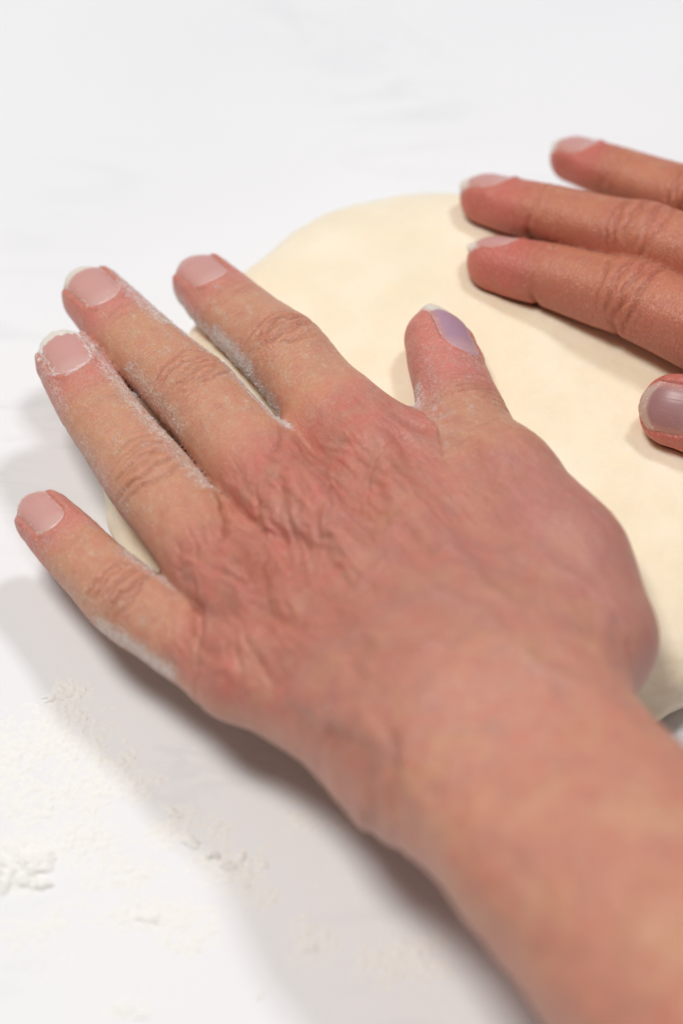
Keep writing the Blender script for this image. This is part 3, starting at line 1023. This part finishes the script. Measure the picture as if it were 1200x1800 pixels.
RIGHT = dict(
    side=-1, seed=50, base=(0.56, 0.255, 0.185),
    fingers={
        'index': ([(99.2, 28.6, 36.0), (66.8, 53.7, 33.0), (48.2, 65.5, 29.5), (30.7, 74.7, 26.5)], tilt(-.10, .55, .83), 1.10),
        'middle': ([(105.4, 50.7, 39.0), (70.8, 71.8, 35.0), (48.4, 85.1, 31.0), (30.1, 96.8, 27.0)], tilt(-.08, .48, .88), 1.03),
        'ring': ([(114.7, 66.0, 37.0), (85.4, 87.5, 32.5), (67.6, 101.3, 29.0), (53.4, 113.3, 25.5)], tilt(-.05, .32, .94), 0.93),
        'pinky': ([(126.9, 88.0, 34.0), (112.6, 109.0, 28.0), (102.2, 121.7, 24.0), (92.5, 134.0, 20.0)], tilt(0, .25, .95), 0.82),
        'thumb': ([(140.0, -12.0, 40.0), (110.0, 5.0, 36.0), (89.0, 15.5, 31.5), (66.6, 23.6, 29.5)], [tilt(-.1, -.35, .9), tilt(-.15, -.45, .85), tilt(-.2, -.55, .8), tilt(-.25, -.62, .75)], 0.95),
    },
    palm=[((99.6, 32.1, 37), (152, 8, 46), 10, 11.5), ((105.9, 54.4, 40), (155, 18, 48), 10.5, 12), ((115.8, 71.8, 38), (158, 27, 47), 9.8, 12), ((126.9, 88, 34), (160, 36, 43), 9, 12.5),
          ((110.0, 5.0, 36.0), (142, -10, 41), 9.5, 13), ((112, 24, 34), (146, 0, 40), 10, 13)],
    webs=[((92, 32, 36), (110, 8, 36), 7, 8.5), ((88, 48, 33), (94, 60, 34), 5.5, 5.5), ((94, 68, 35), (101, 78, 33), 5, 5), ((106, 84, 32), (115, 94, 29), 4.5, 4.5)],
    arm=([(168, 12, 50), (190, -8, 56), (225, -44, 66), (250, -70, 74)], tilt(0, .2, 1), [(0, 26, 17, 17), (25, 27, 18.5, 18.5), (60, 30, 22, 22), (110, 34, 26, 26)]),
    axis=((158, 20, 48), (105.9, 54.4, 40.0)), dorsal=(0, .25, 1), back_to=72, back_from=-20,
    tendons=[((99.6, 32, 37), (152, 8, 46), 0.9, 2.6), ((106, 54, 40), (155, 18, 48), 0.9, 2.6), ((116, 72, 38), (158, 27, 47), 0.8, 2.4)],
    veins=[([(60, -8), (45, -2), (30, -6), (12, 2)], 0.55, 1.8)],
    valleys=[((100, 44, 46), (.85, -.5, 0), 1.2, 9, 2.6)],
    nails={
        'index': dict(len=11.5, half=5.1, tip=0.2, over=0.8, white=1.2, fl=0.35, jag=0.05),
        'middle': dict(len=12, half=5.4, tip=0.2, over=0.9, white=1.4, fl=0.35, jag=0.05),
        'ring': dict(len=11.5, half=5.0, tip=0.2, over=0.4, white=1.0, fl=0.35, jag=0.05),
        'pinky': dict(len=9.5, half=4.3, tip=0.2, over=0.2, white=0.5),
        'thumb': dict(len=14, half=5.7, tip=0.6, over=0.4, white=1.7, col=(0.36, 0.18, 0.175), tipcol=(0.52, 0.36, 0.29), fl=0.3, jag=0.04),
    },
    flour={'index': [(28, 46, 1.5, 0.5, 0.62)], 'middle': [], 'ring': [], 'pinky': [], 'thumb': [(60, 90, 0, 1.4, 0.5)]},
    crease_turn=-0.55, crease_depth=1.15, crease_wide=0.35, tone=(0.90, 0.625, 0.555), dust=0.30, grains=500, res=1.1)  # base and tone put this hand's weaker light into a darker, redder skin

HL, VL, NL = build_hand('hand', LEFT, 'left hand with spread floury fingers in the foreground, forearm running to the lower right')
HR, VR, NR = build_hand('hand', RIGHT, 'right hand at the right edge with fingertips resting on the far side of the dough')


# ------------------------------------------------------------------ dough
def make_dough():
    cx, cy, rx, ry, Ht, eq = 34.0, 34.0, 85.0, 85.0, 24.0, 9.0
    na, nr = 640, 190
    ang = np.linspace(0, 2 * np.pi, na, endpoint=False)
    ring = np.stack([np.cos(ang), np.sin(ang), np.zeros(na)], 1)
    ca = np.array([-180, -165, -150, -110, -66, -20, 20, 60, 92, 104, 118, 137, 156, 172])
    cr = np.array([86.0, 91, 91, 85, 86, 84, 80, 77, 75, 78, 80, 76, 75, 80])
    rad = np.interp(np.degrees(np.angle(np.exp(1j * ang))), np.concatenate([ca, [180]]), np.concatenate([cr, [86.0]]))
    kg = gauss(np.arange(-30, 31) * 1.0, 12); kg /= kg.sum()
    rad = np.convolve(np.concatenate([rad[-30:], rad, rad[:30]]), kg, 'valid') / 85.0
    rad = rad + 0.008 * noise(ring * 4 + 1.7)
    e = 34.0
    rows = []
    R0 = 85.0
    tt = np.linspace(0.004, 1, nr)
    for t in tt:
        if t < 0.84:
            f = (t / 0.84)
            r = R0 * (1 - (1 - f) ** 1.25)
            x = max(0, (r - (R0 - e)) / e)
            z = eq + (Ht - eq) * (1 - min(1, x) ** 2.3) ** (1 / 2.0)
        else:
            a = (t - 0.84) / 0.16 * math.pi / 2
            r = R0 - 5.5 * (1 - math.cos(a))
            z = eq * (1 - math.sin(a)) + 0.02
        rows.append((r / R0, z))
    V = np.zeros((nr, na, 3))
    for i, (r, z) in enumerate(rows):
        k = 1 + (rad - 1) * r
        V[i, :, 0] = cx + rx * r * k * np.cos(ang)
        V[i, :, 1] = cy + ry * r * k * np.sin(ang)
        V[i, :, 2] = z
    V = V.reshape(-1, 3)
    edge = np.repeat(np.array([r for r, z in rows]), na)
    low = np.repeat(np.array([sstep(0.0, 3.0, z) for r, z in rows]), na)
    dz = 1.3 * fbm(V / 28.0, 2) + 0.35 * fbm(V / 11.0 + 3, 2) + 0.16 * fbm(V / 5.0, 3)
    pits = np.clip(noise(V / 2.6 + 9) - 0.30, 0, 1)
    dz -= pits * 0.5
    out = V - np.array([cx, cy, 6.0])
    out[:, 2] *= 1.5
    V = V + unit(out) * (dz * low)[:, None]
    # crumpled skin of the dough at its rim
    rim = sstep(0.86, 0.97, edge) * low
    wr = fbm(np.stack([V[:, 0] / 3.0, V[:, 1] / 3.0, V[:, 2] / 1.6], 1), 3)
    V = V + unit(out) * (rim * 0.45 * wr)[:, None]
    # the hands press into it
    for H, m in ((HL, 0.35), (HR, 0.3)):
        near = np.where(V[:, 2] > 1.5)[0]
        for it in range(9):
            d = H.sdf(V[near])
            pen = m - d
            soft = np.where(pen > 0, pen, 0.0) * 0.8 + 0.05 * np.exp(-np.clip(d, 0, 20) / 2.5)
            V[near, 2] -= soft
            near = near[d < 6]
            if not len(near): break
        V[:, 2] = np.maximum(V[:, 2], 0.02)
    idx = np.arange(nr * na).reshape(nr, na)
    f = np.stack([idx[:-1], np.roll(idx, -1, 1)[:-1], np.roll(idx, -1, 1)[1:], idx[1:]], -1).reshape(-1, 4)[:, ::-1]
    V = relax(V, f, 2)
    o = mesh_obj('dough', V * MM, f, DOUGH)
    tag(o, 'round flattened mound of smooth cream bread dough under both hands', 'dough')


make_dough()


# ------------------------------------------------------------------ flour on the counter
def at(px, py, z=0.0):
    """counter point under a picture point (photo pixels), mm"""
    f = np.array(FWD); up = np.array([0, math.sin(ELEV), math.cos(ELEV)])
    C = np.array(TARGET) * 1000 - f * DIST * 1000
    d = f + np.array([1.0, 0, 0]) * (px - 600) / 4000 - up * (py - 900) / 4000
    return C + d * (z - C[2]) / d[2]


def flour_sheet():
    h = 0.3
    x0, x1, y0, y1 = -92, 26, -112, -2
    nx, ny = int((x1 - x0) / h), int((y1 - y0) / h)
    X, Y = np.meshgrid(x0 + np.arange(nx) * h, y0 + np.arange(ny) * h, indexing='ij')
    P = np.stack([X.ravel(), Y.ravel(), np.zeros(nx * ny)], 1)
    m = np.zeros(len(P))
    for px, py, rx_, ry_, am in [(20, 1520, 10, 7, 1.1), (110, 1300, 14, 10, .75), (190, 1380, 12, 8, .7), (30, 1330, 12, 9, .75), (150, 1460, 12, 8, .7), (120, 1215, 6, 4, .8), (60, 1420, 12, 9, .65), (320, 1460, 9, 6, .7), (400, 1520, 9, 6, .75), (270, 1610, 11, 6, .8),
                                 (210, 1530, 10, 6, .6), (330, 1650, 9, 5, .65), (545, 1650, 6, 7, .7), (700, 1690, 12, 7, .7), (460, 1560, 9, 6, .5), (220, 1780, 6, 5, .65), (80, 1640, 12, 8, .45), (560, 1450, 12, 7, .4)]:
        c = at(px, py)
        m = np.maximum(m, am * np.exp(-(((P[:, 0] - c[0]) / rx_) ** 2 + ((P[:, 1] - c[1]) / ry_) ** 2)))
    big = fbm(P / 7.0, 3); fine = fbm(P / 1.3, 3); mid = fbm(P / 2.8 + 5, 3)
    hgt = (m - 0.40 + 0.34 * big + 0.26 * mid) * 0.42 + 0.32 * np.clip(fine, -.4, 1) * sstep(0.1, 0.6, m + 0.3 * big) - 0.015
    keep = hgt > 0.0
    P[:, 2] = np.clip(hgt, -0.05, 0.9) + 0.015
    idx = np.arange(nx * ny).reshape(nx, ny)
    f = np.stack([idx[:-1, :-1], idx[1:, :-1], idx[1:, 1:], idx[:-1, 1:]], -1).reshape(-1, 4)
    f = f[keep[f].any(1)]
    used = np.unique(f)
    rm = np.full(nx * ny, -1); rm[used] = np.arange(len(used))
    o = mesh_obj('spilled_flour', P[used] * MM, rm[f], FLOUR)
    tag(o, 'thin dusting of flour spilled over the counter at the lower left', 'flour', kind='stuff')


flour_sheet()


def clump(px, py, rx_, ry_, h, seed, label, rot=0.0):
    c = at(px, py)
    n, nr = 72, 30
    ph = np.linspace(0, 2 * np.pi, n, endpoint=False)
    rr = np.linspace(0, 1, nr + 1)[1:]
    rg = np.stack([np.cos(ph), np.sin(ph), np.full(n, seed * 3.7)], 1)
    Rp = 1 + 0.45 * fbm(rg * 1.4, 2) + 0.25 * fbm(rg * 4.0, 2)
    X = (rr[:, None] * Rp * np.cos(ph)).ravel(); Y = (rr[:, None] * Rp * np.sin(ph)).ravel()
    X = np.concatenate([[0], X]) * rx_; Y = np.concatenate([[0], Y]) * ry_
    pr = np.concatenate([[0], np.repeat(rr, n)])
    q = np.stack([X, Y, np.full(len(X), seed * 2.3)], 1)
    lump = 0.80 + 0.45 * fbm(q / 1.5, 2) + 0.04 * noise(q / 0.4)
    Z = 0.72 * h * np.clip(1 - pr ** 2.6, 0, 1) ** 0.7 * np.clip(lump, 0.12, 2) + 0.02 - 0.08 * (pr > 0.99)
    x, y = X * math.cos(rot) - Y * math.sin(rot), X * math.sin(rot) + Y * math.cos(rot)
    v = np.stack([x + c[0], y + c[1], Z], 1)
    idx = 1 + np.arange(nr * n).reshape(nr, n)
    f = np.stack([idx[:-1], idx[1:], np.roll(idx, -1, 1)[1:], np.roll(idx, -1, 1)[:-1]], -1).reshape(-1, 4).tolist()
    f += [(0, int(idx[0, k]), int(idx[0, (k + 1) % n])) for k in range(n)]
    o = mesh_obj('flour_clump', v * MM, f, FLOUR)
    tag(o, label, 'flour clump', 'clumps of flour on the counter')


clump(26, 1530, 7.0, 4.6, 2.4, 1, 'largest crumbly heap of flour at the left edge of the counter', 0.2)
clump(70, 1555, 2.6, 1.5, 1.3, 2, 'crumb of flour at the right end of the largest heap')
clump(12, 1500, 3.0, 2.6, 1.2, 15, 'pale flour lump at the far side of the largest heap')
clump(102, 1225, 3.4, 1.2, 0.8, 3, 'thin flake of flour lying in the shadow below the little finger', 0.2)
clump(305, 1430, 2.6, 1.3, 0.9, 4, 'flat flour flake, farthest of the row along the shadow edge', -0.5)
clump(336, 1482, 2.2, 1.3, 1.3, 5, 'oblong flour lump, second from the far end of the row along the shadow edge', -0.5)
clump(372, 1504, 1.6, 1.3, 1.5, 6, 'rounded flour lump in the middle of the row along the shadow edge')
clump(402, 1523, 1.7, 1.3, 1.4, 7, 'knobbly flour lump just right of the rounded one in the row')
clump(425, 1507, 1.2, 1.2, 0.9, 8, 'small flour crumb above the knobbly lump in the row')
clump(466, 1522, 0.9, 0.7, 0.7, 9, 'tiny flour crumb at the right end of the row along the shadow edge')
clump(430, 1557, 1.3, 0.8, 0.7, 10, 'small flour crumb nearest the camera below the row')
clump(545, 1668, 1.6, 1.1, 0.8, 11, 'flour crumb by itself below the wrist at the shadow edge')
clump(455, 1748, 0.9, 1.2, 0.6, 12, 'lone white flour speck on bare counter near the bottom edge')
clump(215, 1772, 2.6, 1.4, 0.6, 13, 'flat flour patch at the bottom edge of the counter')
clump(265, 1615, 2.8, 1.2, 0.8, 14, 'raised flour ridge in the middle of the lit counter')
